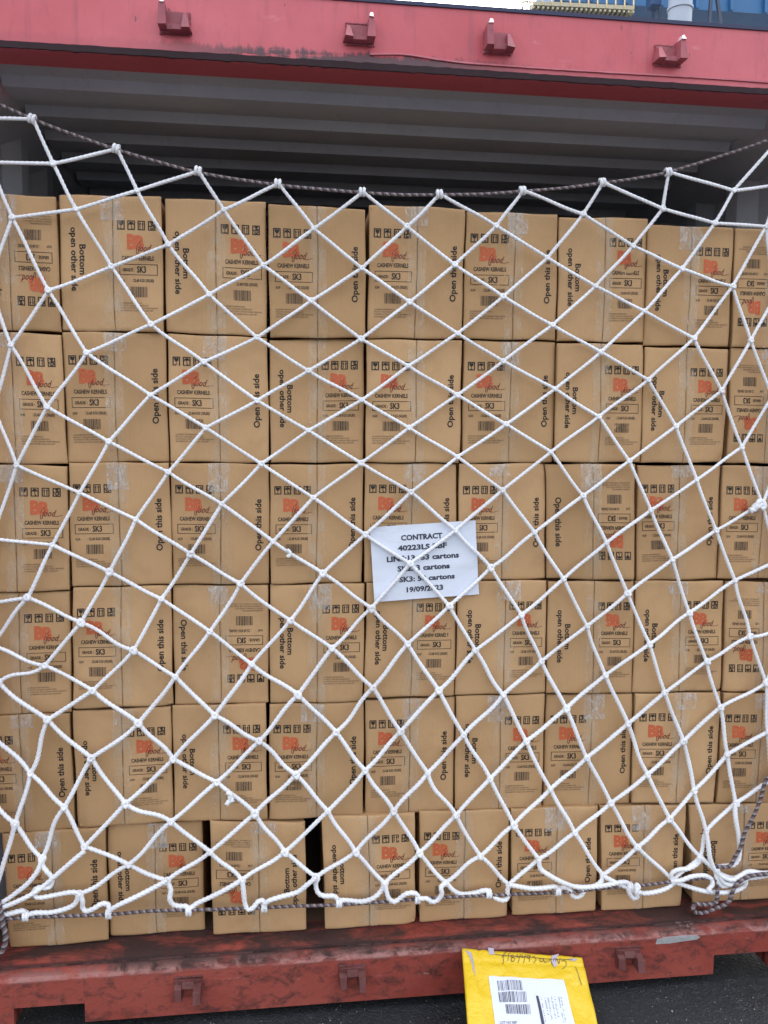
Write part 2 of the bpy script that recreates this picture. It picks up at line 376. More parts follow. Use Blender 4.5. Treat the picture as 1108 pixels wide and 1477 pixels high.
for x_ in xs:
    z_ = ZH+.056+.0012*math.sin(x_*7)+(.010*math.exp(-((x_-.30)/.09)**2)); w_ = .0016+rng.uniform(0, .0008)
    V += [(x_, YD-.004, z_-w_), (x_, YD-.004, z_+w_), (x_, YD+.004, z_+w_*1.3), (x_, YD+.004, z_-w_*1.3)]
m.add(V, [(4*i+j, 4*i+(j+1) % 4, 4*i+4+(j+1) % 4, 4*i+4+j) for i in range(89) for j in range(4)]+[(0, 1, 2, 3), (359, 358, 357, 356)])
m.build('weld_ridge', KH0, cont, origin=OC)
m = MB(); m.box(XL-.05, XR+.05, YD-.0015, YD+.03, ZT-.007, ZT+.002); m.build('top_edge_strip', m_simple('dark_edge', (.035, .04, .09), .7), cont, origin=OC)
# roof
m = MB(); prof = [(YD+.145, 2.495), (2.355, 2.495)]; y = 2.355
while y < YE-.1: prof += [(y+.012, 2.469), (y+.098, 2.469), (y+.122, 2.495), (y+.200, 2.495)]; y += .200
V = [(x, yy_, zz) for yy_, zz in prof for x in (XL+.08, XR-.13)]; m.add(V, [(2*i, 2*i+2, 2*i+3, 2*i+1) for i in range(len(prof)-1)])
V = [(x, yy_, 2.59) for yy_ in (YD+.15, YE) for x in (XL-.04, XR+.04)]; m.add(V, [(0, 1, 3, 2)])
m.build('roof', GREY, cont, origin=OC)
# haunch rails between roof and walls
m = MB()
for x0, x1, s in ((XL+.0, XL+.08, 1), (XR, XR-.13, -1)):
    P_ = [(x0, 2.395), (x0, 2.60), (x1, 2.60), (x1, 2.490), (x1-s*.012, 2.482)]
    n = len(P_); V = [(a_, YD+.14, b_) for a_, b_ in P_]+[(a_, YE, b_) for a_, b_ in P_]
    m.add(V, [(i, (i+1) % n, n+(i+1) % n, n+i) for i in range(n)])
m.build('roof_rail', GREY, cont, origin=OC)
for x0, s in ((XL, 1), (XR, -1)):
    m = MB(); pr = []; y = YD+.13
    while y < YE: pr += [(y, 0), (y+.07, 0), (y+.14, .034), (y+.21, .034)]; y += .28
    V = [(x0+s*d, yy_, zz) for yy_, d in pr for zz in (ZF-.02, 2.445)]
    m.add(V, [(2*i, 2*i+1, 2*i+3, 2*i+2) for i in range(len(pr)-1)])
    m.box(min(x0-s*.006, x0-s*.02), max(x0-s*.006, x0-s*.02), YD+.131, YE, .05, 2.59)
    m.build('side_wall', GREY, cont, origin=OC)
m = MB(); m.box(XL-.05, XR+.05, YE, YE+.04, .05, 2.6); m.build('end_wall', GREY, cont, origin=OC)
m = MB(); m.box(XL, XR, YD+.150, YE, ZF-.03, ZF); m.build('floor_board', m_simple('floor_wood', (.12, .075, .05), .8), cont, origin=OC)
# sill with threshold, groove and fork pockets
m = MB()
def sill_piece(x0, x1, zb):
    prism_x(m, [(YD, zb), (YD, .150), (YD+.005, .161), (YD+.032, .168), (YD+.034, .161), (YD+.040, .161), (YD+.042, .170), (YD+.060, .172), (YD+.149, .176), (YD+.149, zb)], x0, x1)
for x0, x1, zb in ((XL-.05, -.693, .029), (-.693, -.516, .081), (-.516, 1.229, .029), (1.229, 1.405, .086), (1.405, XR+.05, .029)):
    sill_piece(x0+.0002, x1-.0002, zb)
m.build('door_sill', SILL, cont, origin=OC)
for x0, x1 in ((XL-.11, XL-.005), (XR+.005, XR+.11)):
    m = MB(); m.box(x0, x1, YD-.004, YD+.128, .12, 2.60); m.build('corner_post', POST, cont, bevel=.006, origin=OC)
    for z0 in (.0, 2.601):
        m = MB(); m.box(x0-.02, x1+.02, YD-.01, YD+.16, z0, z0+.1195); m.build('corner_casting', POST, cont, bevel=.008, origin=OC)
# locking-bar cam keepers welded to header and sill
def keeper(px, py, kind):
    p = at(px, py, YD); x, z = 0.0, 0.0
    b = MB()
    if kind == 'a':
        b.box(x-.036, x+.040, YD-.010, YD+.002, z-.034, z+.020)
        b.hexa([(x-.040, YD-.048, z-.030), (x-.018, YD-.048, z-.030), (x-.016, YD+.001, z-.030), (x-.040, YD+.001, z-.030),
                (x-.040, YD-.040, z+.030), (x-.022, YD-.040, z+.034), (x-.022, YD+.001, z+.034), (x-.040, YD+.001, z+.030)])
        b.hexa([(x+.020, YD-.042, z-.032), (x+.044, YD-.042, z-.032), (x+.048, YD+.001, z-.032), (x+.018, YD+.001, z-.032),
                (x+.026, YD-.020, z+.014), (x+.036, YD-.020, z+.014), (x+.038, YD+.001, z+.014), (x+.022, YD+.001, z+.014)])
        b.box(x-.018, x+.022, YD-.030, YD+.001, z-.034, z-.020)
        b.hexa([(x-.036, YD-.044, z+.029), (x-.022, YD-.044, z+.031), (x-.022, YD-.006, z+.031), (x-.036, YD-.006, z+.029),
                (x-.030, YD-.034, z+.046), (x-.022, YD-.034, z+.046), (x-.022, YD-.014, z+.046), (x-.030, YD-.014, z+.046)], 1)
    elif kind == 'b':
        b.box(x-.040, x+.036, YD-.010, YD+.002, z-.032, z+.016)
        b.hexa([(x+.018, YD-.048, z-.030), (x+.040, YD-.048, z-.030), (x+.040, YD+.001, z-.030), (x+.016, YD+.001, z-.030),
                (x+.022, YD-.040, z+.026), (x+.038, YD-.040, z+.026), (x+.040, YD+.001, z+.030), (x+.022, YD+.001, z+.030)])
        b.hexa([(x-.046, YD-.042, z-.030), (x-.022, YD-.042, z-.030), (x-.018, YD+.001, z-.030), (x-.048, YD+.001, z-.030),
                (x-.038, YD-.020, z+.010), (x-.028, YD-.020, z+.010), (x-.024, YD+.001, z+.012), (x-.040, YD+.001, z+.012)])
        b.box(x-.022, x+.018, YD-.030, YD+.001, z-.032, z-.018)
        b.hexa([(x+.022, YD-.044, z+.024), (x+.037, YD-.044, z+.024), (x+.037, YD-.008, z+.027), (x+.022, YD-.008, z+.027),
                (x+.026, YD-.034, z+.041), (x+.035, YD-.034, z+.041), (x+.035, YD-.016, z+.041), (x+.026, YD-.016, z+.041)], 1)
    else:
        s = -1 if kind == 'c' else 1
        b.box(x-.040, x+.040, YD-.012, YD+.002, z-.006, z+.028)
        for e in (-1, 1):
            d = .050 if e == s else .030
            xo, xi = x+e*.042, x+e*.016
            xa, xb_ = min(xo, xi), max(xo, xi)
            b.hexa([(xa+.003, YD-d, z-.030), (xb_-.003, YD-d, z-.030), (xb_, YD+.001, z-.026), (xa, YD+.001, z-.026),
                    (xa+.002, YD-d*.8, z+.006), (xb_-.002, YD-d*.8, z+.006), (xb_, YD+.001, z+.020), (xa, YD+.001, z+.020)])
        b.hexa([(x-.018, YD-.022, z+.004), (x+.018, YD-.022, z+.004), (x+.018, YD+.001, z+.004), (x-.018, YD+.001, z+.004),
                (x-.018, YD-.016, z+.024), (x+.018, YD-.016, z+.024), (x+.018, YD+.001, z+.024), (x-.018, YD+.001, z+.024)])
    k0 = MB()
    for V_ in b.v:
        V_ = V_.copy(); V_[:, 0] = V_[:, 0]*.86; V_[:, 2] = V_[:, 2]*.86; V_[:, 1] = YD+(V_[:, 1]-YD)*.9; k0.v.append(V_+rng.normal(0, .0008, V_.shape)+[p[0], 0, p[2]])
    k0.f, k0.m, k0.n = b.f, b.m, b.n
    zz = (-.034, .022) if kind in 'ab' else (-.008, .030)
    for (xa, za), (xb, zb) in (((-.038, zz[0]), (.040, zz[0])), ((.040, zz[0]), (.040, zz[1])), ((.040, zz[1]), (-.038, zz[1])), ((-.038, zz[1]), (-.038, zz[0]))):
        for q in range(14):
            t = q/13; c_ = np.array([p[0]+(xa+(xb-xa)*t)*.86, YD-.001, p[2]+(za+(zb-za)*t)*.86])
            k0.add(iv*rng.uniform(.0028, .0045)+c_, fi)
    k0.build('cam_keeper', [RUSTY, GLINT], cont, bevel=.0022, origin=OC)
GLINT = m_simple('painted_tip_glint', (.72, .60, .62), .45, 0, .3, 60)  # near-white colour paints the sky glint on the header keeper tips
KH = m_paint('header_keeper_paint', (.26, .060, .080), (.035, .016, .02), (.42, .12, .14), .95, 2.4)
RUSTY_, RUSTY = RUSTY, KH
keeper(252, 31, 'a'); keeper(519, 47, 'b'); keeper(717, 60, 'a'); keeper(963, 78, 'b')
RUSTY = RUSTY_
keeper(272, 1422, 'd'); keeper(508, 1405, 'd'); keeper(905, 1378, 'd')
# bright scuff where paint has been scraped off the sill
m = MB(); A_ = [(946, 1362), (948, 1355), (962, 1352), (985, 1350), (1006, 1349), (1010, 1352), (1006, 1355), (985, 1358), (965, 1361)]
P_ = [at(a_, b_, YD-.0015) for a_, b_ in A_]; Q_ = [p+np.array([0, .003, 0]) for p in P_]; n = len(P_)
m.add(P_+Q_, [tuple(range(n))]+[(i, (i+1) % n, n+(i+1) % n, n+i) for i in range(n)])
m.build('scraped_patch', m_simple('bare_metal', (.45, .45, .46), .45, .3, .6, 90), cont, origin=OC)

# ------------------------------------------------------------------ cartons
# row: (corners TL, TR, BR, BL in photo pixels, seam fraction, art left, art right)
ROWS = [
 [((-62,276),(81,283),(88,479),(-52,474),.5,'b','U'), ((84,280),(233,283),(237,479),(89,477),.52,'B','P'), ((237,285),(384,291),(386,486),(239,479),.5,'B','P'),
  ((386,293),(528,301),(528,488),(389,487),.5,'P','O'), ((533,294),(672,301),(666,489),(530,488),.5,'P','O'), ((673,304),(806,309),(802,491),(667,489),.53,'P','O'),
  ((807,313),(936,314),(929,494.5),(804,492),.52,'B','P'), ((936,324),(1060,328),(1051,500),(930,498),.5,'B','P'), ((1061,328),(1176,333),(1167,503),(1056,501),.48,'U','o')],
 [((-60,476),(88,482),(97,670),(-50,668),.5,'B','P'), ((89,478),(239,480),(244,666),(98,668),.49,'P','O'), ((241,481),(386,487),(389,668),(245,666),.5,'P','O'),
  ((388,490),(526,488),(525,667),(390,668),.5,'B','P'), ((529,489),(667,491),(664,668),(527,667),.52,'P','O'), ((669,491),(802.5,493),(798,667),(666,668),.51,'P','O'),
  ((804,494),(930,497),(925,667),(800,667),.5,'B','P'), ((931,500),(1052,503),(1044,667),(925,668),.5,'B','P'), ((1055,501),(1170,505),(1160,670),(1049,668),.48,'U','o')],
 [((-55,668),(97,672),(101,852),(-50,857),.49,'B','P'), ((98,667),(244,667),(250,843),(103,847),.49,'P','O'), ((245,667),(389,669),(389,843),(249,843),.5,'P','O'),
  ((389,670),(525,669),(522.5,840),(390,843),.5,'P','O'), ((526,668),(660,669),(657,839),(525,840),.51,'P','O'), ((662.5,669),(787,668),(787,835),(660,838),.5,'P','O'),
  ((788,669),(917,669),(916,837),(789,835),.52,'o','U'), ((920,671),(1040,671),(1035,835),(918,838),.5,'P','O'), ((1044,671),(1158,673),(1149,835),(1036.5,835),.5,'P','O')],
 [((-52,856),(101,853),(104,1027),(-45,1034),.51,'B','P'), ((104,848),(247,844),(250,1018),(105,1023),.49,'P','O'), ((248,844),(388,844),(388,1014),(252,1017),.49,'o','U'),
  ((389,844),(527,841),(524,1013),(389,1015),.5,'B','P'), ((529,841),(660,839),(656,1004),(525,1007),.51,'B','P'), ((661,838),(789,837),(787,1000),(657,1003),.53,'B','P'),
  ((791,838.5),(916,838),(913,1000),(788,1001),.53,'B','P'), ((918,838),(1044,838),(1041,996),(913,1000),.51,'B','P'), ((1047,838),(1157,840),(1152,997),(1043,998),.5,'U','o')],
 [((-48,1034),(101,1028),(109,1196),(-36,1206),.5,'P','O'), ((104,1026),(247,1019),(251,1185),(112,1196),.49,'B','P'), ((248,1018),(384,1015),(386,1184),(252,1185),.49,'B','P'),
  ((388,1016),(526,1013),(524,1177),(388,1184),.5,'P','O'), ((527,1010),(657,1005),(654,1169),(527,1177),.49,'P','O'), ((658,1004),(787,1001),(782,1166),(656,1169),.5,'B','P'),
  ((788,1002),(914,1000),(909,1160),(783,1165),.52,'P','O'), ((917,1001),(1042,998),(1031,1159),(911,1159),.53,'P','O'), ((1044,1000),(1157,1000),(1147,1158),(1034,1159),.5,'P','O')],
 [((2,1204),(152,1193),(157,1357),(13,1369),.47,'P','O'), ((154,1188),(292,1185),(296,1343),(159,1351),.49,'B','P'), ((302,1185),(441,1187),(443,1343),(307,1349),.5,'U','b'),
  ((464,1179),(599,1173),(600,1338),(469,1344),.49,'B','P'), ((605,1171),(736,1168),(732,1322),(605,1331),.5,'P','O'), ((737,1167),(864,1163),(860,1314),(739,1324),.52,'Q','O'),
  ((867,1164),(991,1161),(983,1309),(868,1315),.51,'Q','O'), ((994,1162),(1138,1158),(1122,1296),(1000,1303),.55,'B','Q')],
]
ORD = ['first', 'second', 'third', 'fourth', 'fifth', 'sixth', 'seventh', 'eighth', 'ninth']
RN = ['top row', 'second row down', 'third row down', 'fourth row down', 'fifth row down', 'bottom row']
def look(a, b):
    if 'U' in (a, b): return 'kraft cashew carton printed upside down'
    if a in 'PQ': return 'kraft carton with logo left of its side wording'
    return 'kraft carton with logo right of its bottom wording'
DEPTH = .36
for ri, row in enumerate(ROWS):
    for ci, (TL, TR, BR, BL, sf, aL, aR) in enumerate(row):
        if ri == 5:
            z1, z2 = at(*BL, 1.0)[2]-CAM[2], at(*BR, 1.0)[2]-CAM[2]
            Y = min(max((ZF+.005-CAM[2])/((z1+z2)/2), 2.222), 2.262)
        else: Y = 2.232+rng.uniform(-.006, .010)
        dy = rng.uniform(-.004, .004)
        c3 = [at(*TL, Y-dy), at(*TR, Y+dy), at(*BR, Y+dy), at(*BL, Y-dy)]
        if ri == 5:
            for q in (2, 3): c3[q][2] = max(c3[q][2], ZF+.0045)
        O = (c3[2]+c3[3])/2; O[1] += DEPTH/2
        c3 = [p-O for p in c3]; cc = sum(c3)/4; c3 = [cc+(p-cc)*np.array([.9915, 1, .9955 if ri < 5 else .998]) for p in c3]
        root = empty('carton', tuple(O))
        edge = ' cut by the frame' if (ci == 0 and ri < 5) or (ci == len(row)-1) else ''
        tag(root, '%s, %s from left in %s' % (look(aL, aR), ORD[ci], RN[ri]), 'carton', 'printed kraft cartons stacked in the container')
        bul = rng.uniform(.001, .006); ph = rng.uniform(0, 6, 4); am = rng.uniform(.0003, .0014, 2); crush = rng.random(4)
        creases = [(rng.uniform(.05, .95), rng.uniform(.03, .97), rng.uniform(0, math.pi), rng.uniform(.02, .07), rng.uniform(.0006, .0020)*rng.choice([-1, 1])) for _ in range(7)]
        TLp, TRp, BRp, BLp = c3
        def surf(U, V, off=0.0, bul=bul, ph=ph, am=am, TLp=TLp, TRp=TRp, BRp=BRp, BLp=BLp, sf=sf, crush=crush, creases=creases):
            U = np.asarray(U, float); V = np.asarray(V, float)
            P = (TLp*(1-U)[:, None]+TRp*U[:, None])*V[:, None]+(BLp*(1-U)[:, None]+BRp*U[:, None])*(1-V)[:, None]
            Uc, Vc = np.clip(U, 0, 1), np.clip(V, 0, 1)
            w = bul*np.sin(np.pi*Uc)**.6*np.sin(np.pi*Vc)**.6
            w += am[0]*np.sin(U*7+ph[0])*np.cos(V*5+ph[1])+am[1]*np.sin(V*11+U*4+ph[2])
            w -= .0035*np.exp(-((np.minimum(Uc, 1-Uc))*.26/.0035)**1.0)
            w -= .0025*np.exp(-((np.minimum(Vc, 1-Vc))*.33/.003)**1.0)
            w -= .0012*np.exp(-(np.abs(U-sf)*.26/.003))
            for q, (cu_, cv_) in enumerate(((0, 0), (1, 0), (0, 1), (1, 1))):
                if crush[q] > .72: w -= (crush[q]-.68)*.03*np.exp(-(((U-cu_)*.26)**2+((V-cv_)*.33)**2)/(.02**2))
            for (xu, xv, an, ln, dp) in creases:
                dx, dz = (U-xu)*.26, (V-xv)*.33; al = dx*math.cos(an)+dz*math.sin(an); ac = -dx*math.sin(an)+dz*math.cos(an)
                w += dp*np.exp(-(ac/.0045)**2-(al/ln)**2)
            P[:, 1] -= w+off
            P[:, 2] += .0011*np.sin(U*9+ph[3])*np.clip((np.abs(V-.5)-.42)/.08, 0, 1)*np.sign(V-.5)
            P[:, 0] += .0009*np.sin(V*8+ph[0])*np.clip((np.abs(U-.5)-.42)/.08, 0, 1)*np.sign(U-.5)
            P[:, 0] += .0010*np.sin(V*6+ph[1])*np.exp(-((U-sf)/.05)**2)
            return P
        # body: prism behind the flaps, rounded edges
        b = MB(); Fr = np.array([BLp, BRp, TRp, TLp])
        cen = Fr.mean(0); Fi = cen+(Fr-cen)*np.array([.978, 1, .982]); 
        f0 = Fi+[0, .006, 0]; k0 = Fi+[0, DEPTH, 0]
        b.add(np.vstack([f0, k0]), [(0, 1, 2, 3), (7, 6, 5, 4), (0, 4, 5, 1), (1, 5, 6, 2), (2, 6, 7, 3), (3, 7, 4, 0)])
        tone = (float(rng.uniform(0, 1)), 0, 0, 1)
        b.build('body', KRAFT, root, bevel=.003).color = tone
        for side, art in ((0, aL), (1, aR)):
            gp = .0022/.26
            u0, u1 = (0.0, sf-gp/2) if side == 0 else (sf+gp/2, 1.0)
            gu = u0+(u1-u0)*np.r_[0, .025, np.linspace(.06, .94, 16), .975, 1]; gv = np.r_[0, .010, .022, np.linspace(.04, .96, 26), .978, .990, 1]
            nu, nv = len(gu), len(gv); UU, VV = np.meshgrid(gu, gv); UU, VV = UU.ravel(), VV.ravel()
            Pf = surf(UU, VV); F = [(j*nu+i, j*nu+i+1, (j+1)*nu+i+1, (j+1)*nu+i) for j in range(nv-1) for i in range(nu-1)]
            ring = [i for i in range(nu)]+[j*nu+nu-1 for j in range(1, nv)]+[(nv-1)*nu+i for i in range(nu-2, -1, -1)]+[j*nu for j in range(nv-2, 0, -1)]
            Pb = Pf[ring].copy(); Pb[:, 1] += .0045; nb = len(Pf); R_ = len(ring)
            F += [(ring[q], nb+q, nb+(q+1) % R_, ring[(q+1) % R_]) for q in range(R_)]
            f = MB(); f.add(np.vstack([Pf, Pb]), F); fo = f.build('flap', KRAFT, root, smooth=False); fo.color = (min(1, max(0, tone[0]+float(rng.uniform(-.12, .12)))), 0, 0, 1)
            fo.data.polygons.foreach_set('use_smooth', [True]*((nv-1)*(nu-1))+[False]*R_)
            Va, Fa, Ma = ART[art]
            jit = rng.normal(0, .006, 2)
            Ua = u0+(u1-u0)*(Va[:, 0]+jit[0]); Vv = Va[:, 1]+jit[1]
            pr = MB(); pr.add(surf(Ua, Vv, .0007), Fa); pr.m = list(Ma)
            po = pr.build('printed_mark' if art in 'PQU' else 'printed_wording', [INK, ORANGE, INK2, DARKRED], fo)
        # clear tape over the seam, folded over the top edge
        hw = .024/.26; tw = rng.uniform(-.006, .006)
        gu = np.array([-hw, -hw*.5, 0, hw*.5, hw])+sf+tw; gv = np.r_[np.linspace(0.004, .97, 14), .985, .998]
        UU, VV = np.meshgrid(gu, gv); Pt = surf(UU.ravel(), VV.ravel(), .0012); nu, nv = 5, len(gv)
        F = [(j*nu+i, j*nu+i+1, (j+1)*nu+i+1, (j+1)*nu+i) for j in range(nv-1) for i in range(nu-1)]
        t = MB(); t.add(Pt, F); t.build('clear_tape', TAPE, root, smooth=True)
        if rng.random() < .7:   # wrinkled whitish tape patch at the seam top, glare put into its colour
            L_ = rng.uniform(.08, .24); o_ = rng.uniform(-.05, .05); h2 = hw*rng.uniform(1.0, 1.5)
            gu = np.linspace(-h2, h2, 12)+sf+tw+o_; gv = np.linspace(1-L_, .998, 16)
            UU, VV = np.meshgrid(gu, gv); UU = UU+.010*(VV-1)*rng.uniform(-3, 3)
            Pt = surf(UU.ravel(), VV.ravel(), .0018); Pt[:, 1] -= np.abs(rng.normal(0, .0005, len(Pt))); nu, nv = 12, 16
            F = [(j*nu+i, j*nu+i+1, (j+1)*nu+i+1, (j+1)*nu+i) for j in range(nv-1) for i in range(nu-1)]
            t = MB(); t.add(Pt, F); t.build('clear_tape', TAPE_GLARE, root, smooth=True)

# ------------------------------------------------------------------ paper note
PAPER = NT('white_paper'); n_ = PAPER.noise(PAPER.pos(), 9, 3, .5, 1.0); PAPER = PAPER.out((.66, .70, .80), .55, n_, .8, .006, spec=.3)
NY = 2.2145
cq = [at(533.5, 760.5, NY), at(686, 750.5, NY), at(691, 857, NY), at(540, 868.5, NY)]
O = (cq[2]+cq[3])/2; cq = [p-O for p in cq]
note = empty('contract_note', tuple(O)); tag(note, 'white paper sheet headed CONTRACT taped on the cartons behind the net', 'paper note')
def nsurf(U, V, off=0):
    U = np.asarray(U); V = np.asarray(V)
    P = (cq[0]*(1-U)[:, None]+cq[1]*U[:, None])*V[:, None]+(cq[3]*(1-U)[:, None]+cq[2]*U[:, None])*(1-V)[:, None]
    w = .0010*np.sin(U*9+V*3)+.0009*np.sin(V*13-U*5)+.0014*np.exp(-((V-.34-.1*U)/.02)**2)+.0012*np.exp(-((U-.5)/.012)**2)+.002*np.exp(-((U-.03)**2+(V-.12)**2)/.006)
    P[:, 1] -= w+off; return P
gu = np.linspace(0, 1, 22); UU, VV = np.meshgrid(gu, gu); UU, VV = UU.ravel(), VV.ravel(); n = 22
m = MB(); F = [(j*n+i, j*n+i+1, (j+1)*n+i+1, (j+1)*n+i) for j in range(n-1) for i in range(n-1)]
m.add(nsurf(UU, VV), F); m.add(nsurf(UU, VV, -.0004), [q[::-1] for q in F])
sheet = m.build('sheet', PAPER, note, smooth=True)
A = Flat()
LN = [('CONTRACT', .285, .675, .170), ('40223LS BBF', .25, .715, .305), ('LINE:13 -53 cartons', .14, .825, .445), ('SK2: 3 cartons', .235, .73, .580), ('SK3: 50 cartons', .245, .775, .725), ('19/09/2023', .31, .66, .868)]
for t_, a_, b_, v_ in LN: A.text(t_, a_, b_, 1-v_-.038, 1-v_+.038, 0, bold=.040)
Va, Fa, Ma = A.arrays(); m = MB(); m.add(nsurf(Va[:, 0], Va[:, 1], .0006), Fa)
m.build('printed_text', m_simple('toner', (.03, .035, .06), .6, 0, .1), note)

# ------------------------------------------------------------------ cargo net
R = {}
def row(r, start, pts):
    for i, p in enumerate(pts): R[(r, start+i)] = p
row(0, 0, [(48,172),(169,215),(287,247),(402,265),(524,277),(635,280),(755,275),(870,263),(965,248),(1132,192)])
row(1, -1, [(-62,168),(77,236),(198,275),(323,303),(453,330),(587,327),(716,326),(841,309),(956,301),(1058,275)])
row(2, 0, [(-16,234),(110,302),(243,353),(380,383),(522,387),(656,382),(790,372),(913,355),(1031,322),(1126,266)])
row(3, 0, [(18,314),(161,385),(302,425),(449,434),(591,436),(726,428),(859,413),(984,388),(1105,327)])
row(4, 0, [(-18,405),(70,419),(218,468),(371,487),(521,489),(660,481),(797,469),(930,449),(1057,413),(1120,424)])
row(5, 0, [(16,498),(125,509),(294,522),(445,535),(589,528),(726,521),(867,508),(1001,488),(1083,491)])
row(6, 0, [(-9,586),(68,587),(217,570),(371,578),(522,577),(660,570),(801,561),(935,548),(1041,564),(1114,572)])
row(7, 0, [(24,671),(157,637),(297,617),(445,621),(590,617),(730,612),(864,601),(975,615),(1070,645),(1124,668)])
row(8, 0, [(-11,777),(115,711),(243,681),(377,669),(521,668),(660,659),(795,652),(908,665),(1005,692),(1100,727)])
row(9, -1, [(-32,874),(76,786),(196,749),(320,727),(452,718),(593,710),(725,707),(841,715),(939,736),(1033,765),(1124,808)])
row(10, 0, [(40,862),(158,825),(275,799),(394,781),(527,771),(657,765),(771,768),(875,783),(970,807),(1060,837),(1122,912)])
row(11, -1, [(-14,931),(117,898),(233,864),(347,842),(466,827),(591,813),(708,819),(813,835),(905,856),(994,884),(1082,918),(1128,926)])
row(12, -1, [(-45,962),(65,960),(193,938),(303,911),(419,895),(536,877),(648,874),(752,887),(847,903),(937,929),(1019,954),(1105,985)])
row(13, -1, [(-2,984),(134,996),(253,976),(363,958),(479,935),(588,929),(686,938),(781,954),(873,974),(959,999),(1039,1020),(1107,1056)])
row(14, -1, [(-22,1052),(69,1038),(200,1043),(310,1032),(430,1002),(538,992),(633,996),(726,1002),(817,1022),(906,1044),(986,1069),(1049,1088),(1114,1124)])
row(15, -2, [(-26,1130),(44,1116),(132,1093),(250,1095),(374,1069),(485,1056),(578,1055),(669,1060),(759,1069),(846,1093),(934,1117),(1001,1140),(1061,1158)])
row(16, -1, [(22,1188),(93,1164),(181,1159),(313,1128),(427,1117),(527,1111),(617,1115),(707,1123),(794,1138),(881,1158),(966,1181),(1018,1199)])
row(17, -1, [(61,1238),(122,1221),(247,1185),(368,1173),(473,1170),(568,1170),(658,1176),(741,1190),(829,1201),(919,1222),(1010,1236)])
row(18, 1, [(186,1247),(303,1229),(411,1229),(513,1229),(605,1230),(693,1235),(777,1239),(870,1262),(970,1270)])
row(19, 0, [(115,1289),(241,1270),(349,1269),(456,1265),(555,1274),(643,1273),(734,1276)])
def nodeY(r): return {0: 2.165, 1: 2.184, 2: 2.198}.get(r, 2.2035 if r < 16 else (2.198 if r == 16 else 2.190))
NODE = {}
for (r, i), (x_, y_) in R.items():
    NODE[(r, i)] = at(x_, y_, nodeY(r)+rng.uniform(-.0015, .0015))
SEG = []
SKIP = {((16, 10), (17, 10))}
for (r, i) in R:
    nx = [(r+1, i-1), (r+1, i)] if r % 2 == 0 else [(r+1, i), (r+1, i+1)]
    for q in nx:
        if q in R and ((r, i), q) not in SKIP: SEG.append(((r, i), q))
def spline3(P, k=6):
    P = np.array(P, float)
    if len(P) == 2: return np.array([P[0]+(P[1]-P[0])*t for t in np.linspace(0, 1, k+1)])
    return smooth2(P, k)
def resample(P, step):
    d = np.r_[0, np.cumsum(np.linalg.norm(np.diff(P, axis=0), axis=1))]; n = max(3, int(d[-1]/step)+1)
    s = np.linspace(0, d[-1], n); return np.c_[[np.interp(s, d, P[:, j]) for j in range(3)]].T, s
def rope(mb, P, r0, pitch=.036, ns=3, depth=.19, step=.0030, seg=12, colors=False, wob=.05):
    P, s = resample(np.asarray(P, float), step)
    T = np.gradient(P, axis=0); T /= np.linalg.norm(T, axis=1)[:, None]+1e-12
    ref = np.array([0, 1.0, 0.02]); U = np.cross(T, ref); U /= np.linalg.norm(U, axis=1)[:, None]+1e-9
    for i in range(1, len(U)):
        if U[i]@U[i-1] < 0: U[i] = -U[i]
    Vv = np.cross(T, U); th = np.linspace(0, 2*np.pi, seg, endpoint=False); ph0 = rng.uniform(0, 6)
    phs = 2*np.pi*s/pitch+ph0
    A = ns*th[None, :]-ns*phs[:, None]/1.0 if False else ns*th[None, :]-(2*np.pi*s*ns/pitch+ph0)[:, None]
    rr = r0*(1+depth*(np.abs(np.cos(A/2))*2-1.2))*(1+wob*np.sin(s*37+ph0)[:, None]*.6+wob*.4*np.sin(s*91+2*ph0)[:, None])
    V = P[:, None, :]+rr[:, :, None]*(np.cos(th)[None, :, None]*U[:, None, :]+np.sin(th)[None, :, None]*Vv[:, None, :])
    n = len(P); V = V.reshape(-1, 3); F = []; M = []
    idx = np.arange(seg); nxt = (idx+1) % seg
    for i in range(n-1):
        a = i*seg; F += [(a+int(j), a+int(q), a+seg+int(q), a+seg+int(j)) for j, q in zip(idx, nxt)]
    F += [tuple(range(seg))[::-1], tuple(range((n-1)*seg, n*seg))]
    m0 = len(mb.m); mb.add(V, F)
    if colors:
        sid = (np.floor((A[:-1]+.3)/(2*np.pi)).astype(int) % colors).ravel().tolist()+[0, 0]
        mb.m[m0:] = sid
net_o = NODE[(0, 5)]
net = empty('cargo_net', tuple(net_o)); tag(net, 'white knotted rope cargo net hung across the whole stack of cartons', 'cargo net')
k = NT('white_rope'); n_ = k.noise(k.pos(), 500, 3, .7); n2_ = k.noise(k.pos(), 7, 4, .6)
c = k.mix(k.ramp(n2_, [(.40, 0), (.72, .6)]), (.84, .85, .89), (.60, .58, .59)); c = k.mix(k.ramp(n_, [(.35, 0), (.75, .3)]), c, (.55, .56, .60))
ROPE = k.out(c, .7, n_, .5, .0012, spec=.3); ROPE.node_tree.nodes['Principled BSDF'].inputs['Sheen Weight'].default_value = .2
mb = MB()
